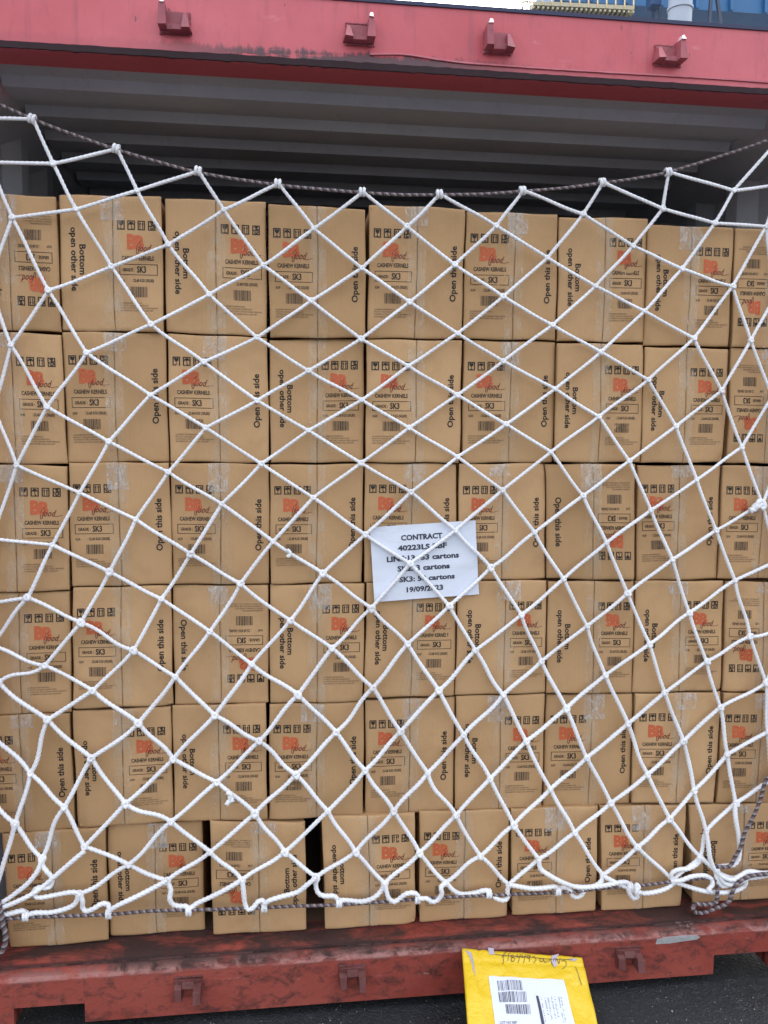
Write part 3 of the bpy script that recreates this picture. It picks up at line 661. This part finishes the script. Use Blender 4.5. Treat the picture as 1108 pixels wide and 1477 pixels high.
for a, b in SEG:
    A_, B_ = NODE[a], NODE[b]; r = a[0]; L = np.linalg.norm(B_-A_)
    rad = .0042 if r < 9 else (.0047 if r < 13 else .0055)
    slack = (.0012 if r < 10 else .0025 if r < 14 else .004)
    if a[1] <= 0 and r > 8: slack *= 1.6
    pts = []
    s1, s2 = rng.normal(0, slack*.5, 2)
    D = (B_-A_)/L; side = np.array([-D[2], 0, D[0]])
    for t in np.linspace(0, 1, 7):
        p = A_+(B_-A_)*t; p = p+side*(s1*math.sin(math.pi*t)+s2*math.sin(2*math.pi*t)); p[2] -= slack*.5*math.sin(math.pi*t)
        if r >= 3: p[1] += .0015*math.sin(math.pi*t)
        pts.append(p)
    rope(mb, spline3(pts, 4), rad)
def gpx(pts, x0, y0, s=2.77): return [(x0+a/s, y0+b/s) for a, b in pts]
E_, F_, G_ = (0, 1000), (360, 1000), (708, 1000)
LOOSE = [  # loose strands and foot loops, traced then laid in the net's own upright plane: (points, photo crop origin, y of plane)
 (E_, [(60,520),(42,590),(20,660),(2,720),(-20,790)]),
 (E_, [(168,658),(172,690),(190,715),(207,735),(206,762),(190,777),(160,775),(140,783),(134,797),(142,812),(165,816),(220,806),(280,795),(318,797)]),
 (E_, [(165,668),(150,710),(110,760),(60,800),(20,828),(-15,845)]),
 (E_, [(338,630),(290,670),(230,722),(180,765),(140,795),(90,822),(30,848),(-15,862)]),
 (E_, [(318,797),(330,830),(330,855),(345,870),(375,860),(405,842),(430,843),(437,860),(436,884)]),
 (E_, [(318,797),(300,840),(260,862),(200,876),(140,877),(108,885),(98,872),(80,870),(30,882),(-20,888)]),
 (E_, [(108,885),(104,902)]),
 (E_, [(668,748),(600,785),(530,820),(470,848),(440,868),(434,884)]),
 (E_, [(668,748),(682,785),(678,820),(690,843),(715,850),(745,852),(757,865),(754,876)]),
 (E_, [(968,745),(900,785),(840,815),(790,838),(762,860),(752,874)]),
 (E_, [(968,745),(973,790),(978,835),(990,862),(1010,858),(1030,834),(1048,828),(1058,842),(1056,860)]),
 (F_, [(267,735),(230,765),(190,795),(120,815),(75,830),(62,845),(60,860)]),
 (F_, [(267,735),(265,770),(275,798),(300,810),(335,810),(352,825),(358,845)]),
 (F_, [(540,758),(525,790),(495,818),(450,832),(400,828),(370,828),(358,846)]),
 (F_, [(540,758),(548,795),(558,822),(578,833),(600,820),(625,802),(655,798),(672,810),(672,830)]),
 (F_, [(785,755),(765,775),(768,800),(752,825),(728,833),(705,820),(675,822)]),
 (F_, [(785,755),(815,788),(850,803),(900,798),(935,788),(957,792),(955,808)]),
 (F_, [(1035,765),(1030,795),(1032,815),(1015,827),(990,822),(970,808),(955,806)]),
 (G_, [(72,765),(110,772),(160,780),(210,778),(255,772),(267,778),(268,795)]),
 (G_, [(192,662),(198,700),(235,728),(290,757),(350,775),(420,772),(470,765),(520,755),(545,757),(555,770)]),
 (G_, [(268,780),(300,775),(320,790),(325,808),(345,815),(365,803),(370,785),(350,778)]),
 (G_, [(450,725),(440,752),(415,770),(370,775),(330,772)]),
 (G_, [(450,730),(490,752),(540,775),(590,797),(640,797),(690,785),(722,765),(725,745)]),
 (G_, [(555,770),(552,795),(568,818),(585,812),(582,792),(592,775),(580,765),(583,790),(600,797)]),
 (G_, [(838,655),(825,680),(790,700),(745,706),(722,722),(724,748)]),
 (G_, [(728,752),(780,770),(850,790),(920,797),(975,790),(1010,772),(1018,750),(1000,735),(960,738),(915,720),(880,692),(838,655)]),
 (G_, [(728,750),(760,748),(800,733),(850,728),(880,742),(885,765),(870,785),(885,795)]),
 (G_, [(860,550),(868,600),(876,660),(895,705),(930,735),(965,745),(990,732),(1030,712),(1080,718),(1130,716)]),
 (G_, [(975,437),(978,500),(990,570),(994,620),(990,660),(970,685),(935,690),(905,697),(900,720),(905,750),(925,770),(950,765),(958,745)]),
 (G_, [(960,770),(985,755),(1010,742),(1060,736),(1130,722)]),
 (G_, [(905,700),(912,730),(930,755),(960,765),(1000,752),(1015,738)]),
]
for j, (o_, pts) in enumerate(LOOSE):
    px = gpx(pts, *o_); Yb = 2.186-.0035*(j % 4)
    P3 = [at(x_, y_, Yb+.003*math.sin(i_*1.7+j)) for i_, (x_, y_) in enumerate(px)]
    rope(mb, spline3(P3, 6), .0063 if o_ != E_ or j > 3 else .0058)
# tail of a spare knot
kp = gpx([(905,395),(925,405),(918,420),(935,425),(915,432),(905,445)], *E_)
rope(mb, spline3([at(x_, y_, 2.184) for x_, y_ in kp], 5), .0062)
kp = gpx([(150,422),(165,440),(150,452)], 360, 640); rope(mb, spline3([at(x_, y_, 2.192) for x_, y_ in kp], 5), .0045)
kp = gpx([(1085,240),(1060,255),(1075,228),(1095,245),(1080,262)], 708, 640); rope(mb, spline3([at(x_, y_, 2.190) for x_, y_ in kp], 5), .0072)
kp = gpx([(1080,245),(1060,248),(1050,262),(1035,268)], 708, 640); rope(mb, spline3([at(x_, y_, 2.194) for x_, y_ in kp], 5), .0085)
mb.build('netting', ROPE, net, smooth=True, origin=net_o)
# knots
kn = MB(); t_ = np.linspace(0, 2*np.pi, 26)
rope(kn, np.c_[.0052*np.cos(t_)*1.15, -.002+.0035*np.sin(2*t_)*.5, .0056*np.sin(t_)], .0046, step=.002, seg=10, pitch=.02)
rope(kn, np.c_[.0038*np.cos(t_), -.004+.0030*np.sin(t_), .0062*np.sin(t_)*.9], .0042, step=.002, seg=10, pitch=.02)
proto = kn.build('knot', ROPE, net, smooth=True)
keys = [q for q in NODE if 0 < q[0] and -20 < R[q][0] < 1125]
keys.sort(key=lambda q: -q[0]); first = keys[:100]; rest = keys[100:]
for j, q in enumerate(first):
    o = proto if j == 0 else proto.copy()
    if j: C.objects.link(o)
    o.location = tuple(NODE[q]-net_o); s_ = rng.uniform(.88, 1.12); o.scale = (s_, s_, s_*rng.uniform(.9, 1.15)); o.rotation_euler = (rng.normal(0, .15), rng.uniform(-1.2, 1.2), rng.normal(0, .15))
kv = np.array([v.co[:] for v in proto.data.vertices]); kf = [tuple(p.vertices) for p in proto.data.polygons]
m = MB()
for q in rest:
    a_ = rng.uniform(-1.2, 1.2); ca, sa = math.cos(a_), math.sin(a_); s_ = rng.uniform(.70, .9)
    m.add((kv*s_)@np.array([[ca, 0, -sa], [0, 1, 0], [sa, 0, ca]])+NODE[q], kf)
tag(m.build('upper_knots', ROPE, net, smooth=True, origin=net_o), kind='stuff')
# hitches round the head rope and foot rope
for i in range(0, 9):
    m = MB()
    p = NODE[(0, i)]; d = NODE[(0, min(i+1, 8))]-NODE[(0, max(i-1, 0))]; d /= np.linalg.norm(d); n_ = np.array([-d[2], 0, d[0]])
    for off in (-.007, .002):
        P_ = [p+d*off+.0080*(math.cos(t)*n_+math.sin(t)*np.array([0, -1, 0])) for t in np.linspace(0, 2*math.pi, 14)]
        rope(m, P_, .0042, step=.0025, seg=10)
    m.build('hitch', ROPE, net, smooth=True, origin=net_o)
for o_, (a_, b_) in [(E_, (103,890)), (E_, (435,882)), (E_, (754,870)), (E_, (1056,855)), (F_, (357,838)), (F_, (671,822)), (F_, (955,800)), (G_, (267,790)), (G_, (555,772))]:
    m = MB()
    (x_, y_), = gpx([(a_, b_)], *o_); p = at(x_, y_, 2.184)
    for off in (-.004, .004):
        P_ = [p+np.array([off, 0, 0])+.0085*np.array([0, math.sin(t), math.cos(t)*1.2]) for t in np.linspace(0, 2*math.pi, 14)]
        rope(m, P_, .0042, step=.0025, seg=10)
    m.build('hitch', ROPE, net, smooth=True, origin=net_o)
R1 = m_simple('rope_dark_yarn', (.050, .040, .045), .8); R2 = m_simple('rope_pale_yarn', (.27, .25, .27), .8); R3 = m_simple('rope_brown_yarn', (.16, .10, .10), .8)
def edge_rope(name, pts, Y, r=.0062):
    m = MB(); P_ = [at(x_, y_, y__) for (x_, y_), y__ in zip(pts, Y if hasattr(Y, '__len__') else [Y]*len(pts))]
    rope(m, spline3(P_, 8), r, pitch=.019, depth=.26, step=.0016, seg=15, colors=3)
    return m.build(name, [R1, R2, R3], net, smooth=True, origin=net_o)
hp = [(-88,105),(-40,132),(48,172),(100,192),(169,216),(230,234),(287,249),(345,259),(402,267),(462,273),(524,278),(580,281),(635,281),(695,280),(755,276),(815,271),(870,264),(920,257),(965,248),(1050,222),(1108,202),(1160,180)]
edge_rope('head_rope', hp, 2.170, .0037)
fp = gpx([(-120,905),(15,902),(100,896),(230,891),(430,884),(600,870),(754,866),(900,862),(1056,856),(1160,851),(1357,845),(1550,832),(1700,820),(1840,812),(2000,806)], *E_)
fp += gpx([(120,802),(250,797),(340,792),(480,776),(600,768),(700,756),(800,744),(860,740),(900,748)], *G_)
edge_rope('foot_rope', fp, 2.181, .0042)
edge_rope('loose_rope_end', gpx([(1130,330),(1098,350),(1078,420),(1050,490),(1015,555),(1000,610),(975,655),(955,690),(925,695),(895,690)], *G_), 2.176, .0050)
edge_rope('loose_rope_end', gpx([(905,770),(905,805),(898,835),(860,845),(820,843),(808,858),(822,877),(860,875),(900,858),(935,845),(958,820),(965,795),(985,760),(1040,730),(1130,720)], *G_), 2.168, .0054)
edge_rope('loose_rope_end', gpx([(-5,830),(2,870),(10,920),(22,960),(20,1000),(8,1030),(-10,1040),(-22,1010),(-12,960)], *E_), 2.172, .0062)
# side ropes at the container walls (just outside the frame)
mS = MB()
for x_ in (XL+.012, XR-.012):
    P_ = [np.array([x_, 2.19+.004*math.sin(z*7), z]) for z in np.linspace(.30, 2.36, 30)]; rope(mS, P_, .0075)
for (r, i) in [q for q in NODE if R[q][0] < -5]: rope(mS, spline3([NODE[(r, i)], np.array([XL+.012, 2.19, NODE[(r, i)][2]+.01])]), .0068)
for (r, i) in [q for q in NODE if R[q][0] > 1110]: rope(mS, spline3([NODE[(r, i)], (NODE[(r, i)]+np.array([XR-.012, 2.19, NODE[(r, i)][2]+.02]))/2+[0, 0, .01], np.array([XR-.012, 2.19, NODE[(r, i)][2]+.02])]), .0068)
mS.build('side_rope', ROPE, net, smooth=True, origin=net_o)

# ------------------------------------------------------------------ yellow padded envelope leaning on the sill
k = NT('yellow_envelope_paper'); n1 = k.noise(k.pos(), 14, 5, .6, .5); n2 = k.noise(k.pos((1, 1, 1)), 55, 4, .7)
c = k.mix(k.ramp(n1, [(.4, 0), (.7, .55)]), (.72, .485, .010), (.80, .58, .05)); c = k.mix(k.ramp(n2, [(.62, 0), (.75, .35)]), c, (.55, .34, .01))
YEL = k.out(c, .38, k.math('ADD', n1, k.math('MULTIPLY', n2, .12)), .8, .010, spec=.6)
# plane of the leaning envelope: top edge against the sill at y~2.10, foot on the ground nearer the viewer
tl = at(667, 1368, 2.104); tr = at(840, 1381, 2.100)
dn = np.array([0, -.36, -.155]); nrm = np.cross(tr-tl, dn); nrm /= np.linalg.norm(nrm)
if nrm[2] < 0: nrm = -nrm
def on_env(px, py):
    v = RT*(px-W/2)+UP*(-(py-H/2))+fwd*FPX; t = ((tl-CAM)@nrm)/(v@nrm); return CAM+v*t
l2 = on_env(675, 1477); r2 = on_env(862, 1477)
def to_z(a, b, z): t = (z-a[2])/(b[2]-a[2]); return a+(b-a)*t
bl, br = to_z(tl, l2, .006), to_z(tr, r2, .006)
O = (bl+br)/2; q_ = [p-O for p in (tl, tr, br, bl)]
env = empty('padded_envelope', tuple(O)); tag(env, 'yellow padded mailing envelope with barcode label, leaning on the red sill', 'envelope')
def esurf(U, V, off=0, puff=1):
    U = np.asarray(U, float); V = np.asarray(V, float)
    P = (q_[0]*(1-U)[:, None]+q_[1]*U[:, None])*V[:, None]+(q_[3]*(1-U)[:, None]+q_[2]*U[:, None])*(1-V)[:, None]
    w = puff*.006*(np.clip(np.sin(np.pi*np.clip(U, 0, 1)), 0, 1)**.5*np.clip(np.sin(np.pi*np.clip(V, 0, 1)), 0, 1)**.5)
    w = w+puff*(.0016*np.sin(U*17+V*6)*np.sin(V*15)+.0010*np.sin(U*41-V*9)*np.sin(V*9+1))
    w = w+puff*.0022*np.exp(-((V-.62-.25*U)/.02)**2-((U-.8)/.16)**2)+puff*.0020*np.exp(-((V-.75+.5*U)/.015)**2-((U-.15)/.1)**2)
    w = w-.0040*np.exp(-((U-.125-.01*np.sin(V*14))/.014)**2)*puff-.0028*np.exp(-((V-.915)/.012)**2)*puff-.002*np.exp(-((U-.93)/.015)**2)*puff
    return P+nrm*(w+off)[:, None]
n = 60; gu = np.linspace(0, 1, n); UU, VV = np.meshgrid(gu, gu); UU, VV = UU.ravel(), VV.ravel()
rr_ = .02; F = [(j*n+i, j*n+i+1, (j+1)*n+i+1, (j+1)*n+i) for j in range(n-1) for i in range(n-1)]
m = MB(); m.add(esurf(UU, VV), F); m.add(esurf(UU, VV, -.008, -.3), [f[::-1] for f in F])
ring = [i for i in range(n)]+[j*n+n-1 for j in range(1, n)]+[(n-1)*n+i for i in range(n-2, -1, -1)]+[j*n for j in range(n-2, 0, -1)]; k_ = len(ring)
m.f += [(ring[i], ring[i]+n*n, ring[(i+1) % k_]+n*n, ring[(i+1) % k_]) for i in range(k_)]; m.m += [0]*k_
m.build('paper_cover', YEL, env, smooth=True)
def inv(px, py):  # photo point on the envelope -> (U,V)
    p = on_env(px, py)-O; a, b, c_, d = q_
    U, V = .5, .5
    for _ in range(30):
        P0 = ((a*(1-U)+b*U)*V+(d*(1-U)+c_*U)*(1-V)); dU = (b-a)*V+(c_-d)*(1-V); dV = (a*(1-U)+b*U)-(d*(1-U)+c_*U)
        J = np.c_[dU, dV]; s_, *_x = np.linalg.lstsq(J, p-P0, rcond=None); U += s_[0]; V += s_[1]
    return U, V
def z4(a, b): return (630+a/4.104, 1340+b/4.104)
def env_poly(name, pts, mat, off, parent=env, th=.0004):
    uv = np.array([inv(*z4(*p)) for p in pts]); m = MB(); P_ = esurf(uv[:, 0], uv[:, 1], off); Q_ = esurf(uv[:, 0], uv[:, 1], off-th)
    n = len(P_); m.add(np.vstack([P_, Q_]), [tuple(range(n))]+[(i, (i+1) % n, n+(i+1) % n, n+i) for i in range(n)]); return m.build(name, mat, parent)
# folded flap with a torn corner, lilac tape
FL = m_simple('torn_grey_lining', (.42, .38, .42), .7); LIL = m_simple('lilac_tape', (.50, .44, .55), .4)
env_poly('torn_corner', [(168,128),(205,142),(215,185),(220,225),(228,282),(214,250),(205,200),(190,160)], FL, .0012)
env_poly('tape_piece', [(302,112),(335,113),(343,155),(310,152)], LIL, .0016)
env_poly('tape_piece', [(680,160),(722,150),(705,185),(712,215),(695,232),(678,195)], LIL, .0016)
env_poly('tape_piece', [(775,185),(800,176),(832,180),(820,192),(790,193)], FL, .0016)
# label sheet follows the envelope's surface
LW = PAPER
c4 = [inv(*z4(*p)) for p in ((305,283),(748,308),(812,562),(342,562))]
lu = lambda s_, t_: ((1-s_)*(1-t_)*np.array(c4[0])[:, None]+s_*(1-t_)*np.array(c4[1])[:, None]+s_*t_*np.array(c4[2])[:, None]+(1-s_)*t_*np.array(c4[3])[:, None])
gs = np.linspace(0, 1, 16); gt = np.linspace(0, 1.9, 24); SS, TT = np.meshgrid(gs, gt); uv = lu(SS.ravel(), TT.ravel())
m = MB(); m.add(esurf(uv[0], uv[1], .0010), [(j*16+i, j*16+i+1, (j+1)*16+i+1, (j+1)*16+i) for j in range(23) for i in range(15)])
lab = m.build('address_label', LW, env, smooth=True)
A = Flat(); r = random.Random(5)
for (x0, x1, y0, y1) in ((355,500,312,372),(362,525,380,442),(402,550,455,512)):
    u = x0
    while u < x1:
        w = r.choice([2, 2, 4, 6]); A.poly([(u, y0), (u+8, y1), (u+8+w, y1), (u+w, y0)]); u += w+r.choice([3, 4, 4, 6])
for q in range(20):
    t0, t1 = q/20, (q+1)/20; f4 = lambda t, a_, b_: (a_+(b_-a_)*t, 403+197*t)
    A.poly([f4(t0, 583, 622), f4(t0, 598, 641), f4(t1, 598, 641), f4(t1, 583, 622)])
for i in range(3): A.text('LOT NO REF', 370+i*8, 470+i*10, -(572+i*22), -(556+i*22), 0, rot=0, bold=.01)
V0 = A.V
for i, (xx, L_) in enumerate(((610,150),(632,110),(650,140),(672,130),(690,120),(716,150),(730,150))):
    for q in range(0, L_, 7):
        if r.random() < .75: w = r.uniform(2, 9); yy_ = 410+q; sx = xx+q*.18; A.poly([(sx, yy_), (sx, yy_+3), (sx+w, yy_+3), (sx+w, yy_)])
Va, Fa, Ma = A.arrays(); Va = Va.copy(); neg = Va[:, 1] < 0; Va[neg, 1] *= -1
uv = np.array([inv(*z4(a_, b_)) for a_, b_ in Va]); m = MB(); m.add(esurf(uv[:, 0], uv[:, 1], .0016), Fa)
m.build('label_print', m_simple('label_toner', (.05, .05, .09), .6, 0, .1), lab)
# handwriting in pen along the fold
A = Flat()
strokes = [[(412,138),(398,150),(392,168),(396,200),(388,205)], [(385,165),(410,160)], [(425,150),(420,192)], [(425,150),(430,146)],
 [(455,158),(440,160),(440,172),(458,176),(456,192),(442,194),(440,180),(455,166)], [(478,152),(470,172),(492,172)], [(494,155),(480,204)],
 [(505,155),(500,175),(520,172)], [(525,155),(512,205)], [(550,160),(535,162),(534,178),(550,175),(551,160),(545,200)], [(580,165),(566,170),(580,175),(585,190),(570,206)],
 [(628,178),(610,180),(612,195),(630,193),(628,175),(640,200),(655,190)], [(660,200),(672,178),(682,208),(695,175)], [(700,205),(705,178),(722,208),(728,178)],
 [(735,195),(760,195),(764,220),(740,244)], [(345,152),(450,165),(600,175),(700,183),(800,186)], [(820,222),(840,280),(858,335)]]
for st_ in strokes:
    sm = smooth2(st_, 4); A.stroke(np.c_[sm[:, 0], sm[:, 1]], 3.2, 0, 1.0)
Va, Fa, Ma = A.arrays(); uv = np.array([inv(*z4(a_, b_)) for a_, b_ in Va]); m = MB(); m.add(esurf(uv[:, 0], uv[:, 1], .0018), Fa)
m.build('handwriting', m_simple('pen_ink', (.10, .07, .05), .6, 0, .1), env)

# ------------------------------------------------------------------ dockside crane beyond the container
YC = 26.0
BLUE = m_simple('crane_blue_paint', (.035, .16, .36), .5, 0, .4, .6); PALE = m_simple('pale_column_paint', (.42, .47, .56), .5, 0, .25, .8)
YPL = m_simple('platform_yellow_paint', (.52, .47, .34), .6, 0, .4, 3); STEEL = m_simple('dark_steel', (.05, .07, .12), .5)
YB = m_simple('crane_yellow_paint', (.66, .52, .28), .5, 0, .3, .8)
P0 = at(960, 300, YC)
crane = empty('dock_crane', (P0[0], YC, 0)); tag(crane, 'blue dockside crane with pale column and yellow walkway rising behind the container', 'crane'); OC2 = (P0[0], YC, 0)
def cp_(x_, y_, Y=YC): return tuple(at(x_, y_, Y))
a, b = at(818, -30, YC), at(1300, 22, YC)
m = MB(); A0, A1, B0, B1 = at(800, 0, YC), at(1340, 36, YC), at(790, -90, YC), at(1350, -60, YC)
m.hexa([A0, A1, A1+[0, 1.6, 0], A0+[0, 1.6, 0], B0, B1, B1+[0, 1.6, 0], B0+[0, 1.6, 0]])
for i in range(12):
    t = i/11; p, q = A0+(A1-A0)*t, B0+(B1-B0)*t; m.hexa([p+[-.05, -.12, 0], p+[.05, -.12, 0], p+[.05, 0, 0], p+[-.05, 0, 0], q+[-.05, -.12, 0], q+[.05, -.12, 0], q+[.05, 0, 0], q+[-.05, 0, 0]])
m.build('girder', BLUE, crane, origin=OC2)
m = MB(); t_, b_ = at(984, -60, YC-1.6), at(985, 60, YC-1.6); m.cyl((t_[0], YC-1.6, 0), (t_[0], YC-1.6, t_[2]), .34, 32)
zc = at(984, 14, YC-1.6)[2]; m.cyl((t_[0], YC-1.6, zc-.03), (t_[0], YC-1.6, zc+.03), .375, 32)
m.build('column', PALE, crane, smooth=False, origin=OC2)
m = MB()
for (x1, y1, x2, y2) in ((944,0,936,36),(950,0,960,40),(1026,-5,1018,40),(1034,-5,1050,45)):
    m.beam(cp_(x1, y1, YC-.6), cp_(x2, y2+60, YC-.6), .09)
m.build('brace', STEEL, crane, origin=OC2)
m = MB(); p = at(939, 4, YC-.8); m.box(p[0]-.17, p[0]+.17, YC-1.2, YC-.8, at(939, 17, YC-.8)[2], p[2]+.5); m.build('hoist_box', m_simple('hoist_blue', (.03, .08, .2), .5), crane, bevel=.03, origin=OC2)
m = MB(); p1, p2, p3 = at(1075, 22, YC+2), at(1130, 18, YC+2), at(1150, 80, YC+2); p0 = at(1045, 60, YC+2)
m.hexa([p0, p3, p3+[0, .8, 0], p0+[0, .8, 0], p1, p2, p2+[0, .8, 0], p1+[0, .8, 0]]); m.build('trolley_house', YB, crane, origin=OC2)
for x_ in (1400, 1480):
    p = at(x_, 30, YC); m = MB(); m.box(p[0]-.4, p[0]+.4, YC, YC+1.6, 0, p[2]+.5); m.build('leg', BLUE, crane, origin=OC2)
# walkway: deck, railing, hangers
pf = empty('walkway', (0, 0, 0), crane); 
def cpY(x_, y_, Y): return np.array(at(x_, y_, Y))
Yw = YC-4; m = MB(); a, b = cpY(770, 7, Yw), cpY(914, 14, Yw); m.hexa([a, b, b+[0, 1.1, 0], a+[0, 1.1, 0], a+[0, 0, .10], b+[0, 0, .10], b+[0, 1.1, .10], a+[0, 1.1, .10]])
n = 22; hang = MB()
for i in range(n):
    t = i/(n-1); p = a+(b-a)*t; hang.beam(p+[0, .3, -rng.uniform(.22, .48)], p+[0, .3, 0], rng.uniform(.025, .07))
    m.beam(p+[0, 0, -.05], p+[0, 1.1, -.05], .05)
m.beam(a+[-.3, 1.0, -.10], b+[0, 1.0, -.10], .05)
m.build('deck', YPL, pf, origin=OC2); hang.build('hanger_rods', m_simple('hanger_brown_steel', (.16, .12, .10), .6), pf, origin=OC2)
m = MB()
for h_ in (.30, .62): 
    for dy in (0, 1.1): m.beam(a+[0, dy, h_], b+[0, dy, h_], .035)
for i in range(12):
    t = i/11; p = a+(b-a)*t
    for dy in (0, 1.1): m.beam(p+[0, dy, 0], p+[0, dy, .62], .03)
m.build('railing', YB, pf, origin=OC2)
m = MB(); q = cpY(750, 16, Yw); 
for i in range(9): t = i/8; m.beam(q+(a-q)*t+[0, .5, -.15], q+(a-q)*t+[.1*t, .5, .05+.5*t], .022)
for i in range(5): m.beam(q+[0, .5, -.1+.1*i], a+[0, .5, -.1+.12*i], .02)
m.build('ladder_mesh', STEEL, pf, origin=OC2)
m = MB(); pm = (a+b)/2
for dx in (-.9, .9): m.box(pm[0]+dx-.12, pm[0]+dx+.12, Yw+.9, Yw+1.14, 0, pm[2]-.45)
m.build('support_leg', BLUE, pf, origin=OC2)
pf.location = (0, 0, 0)
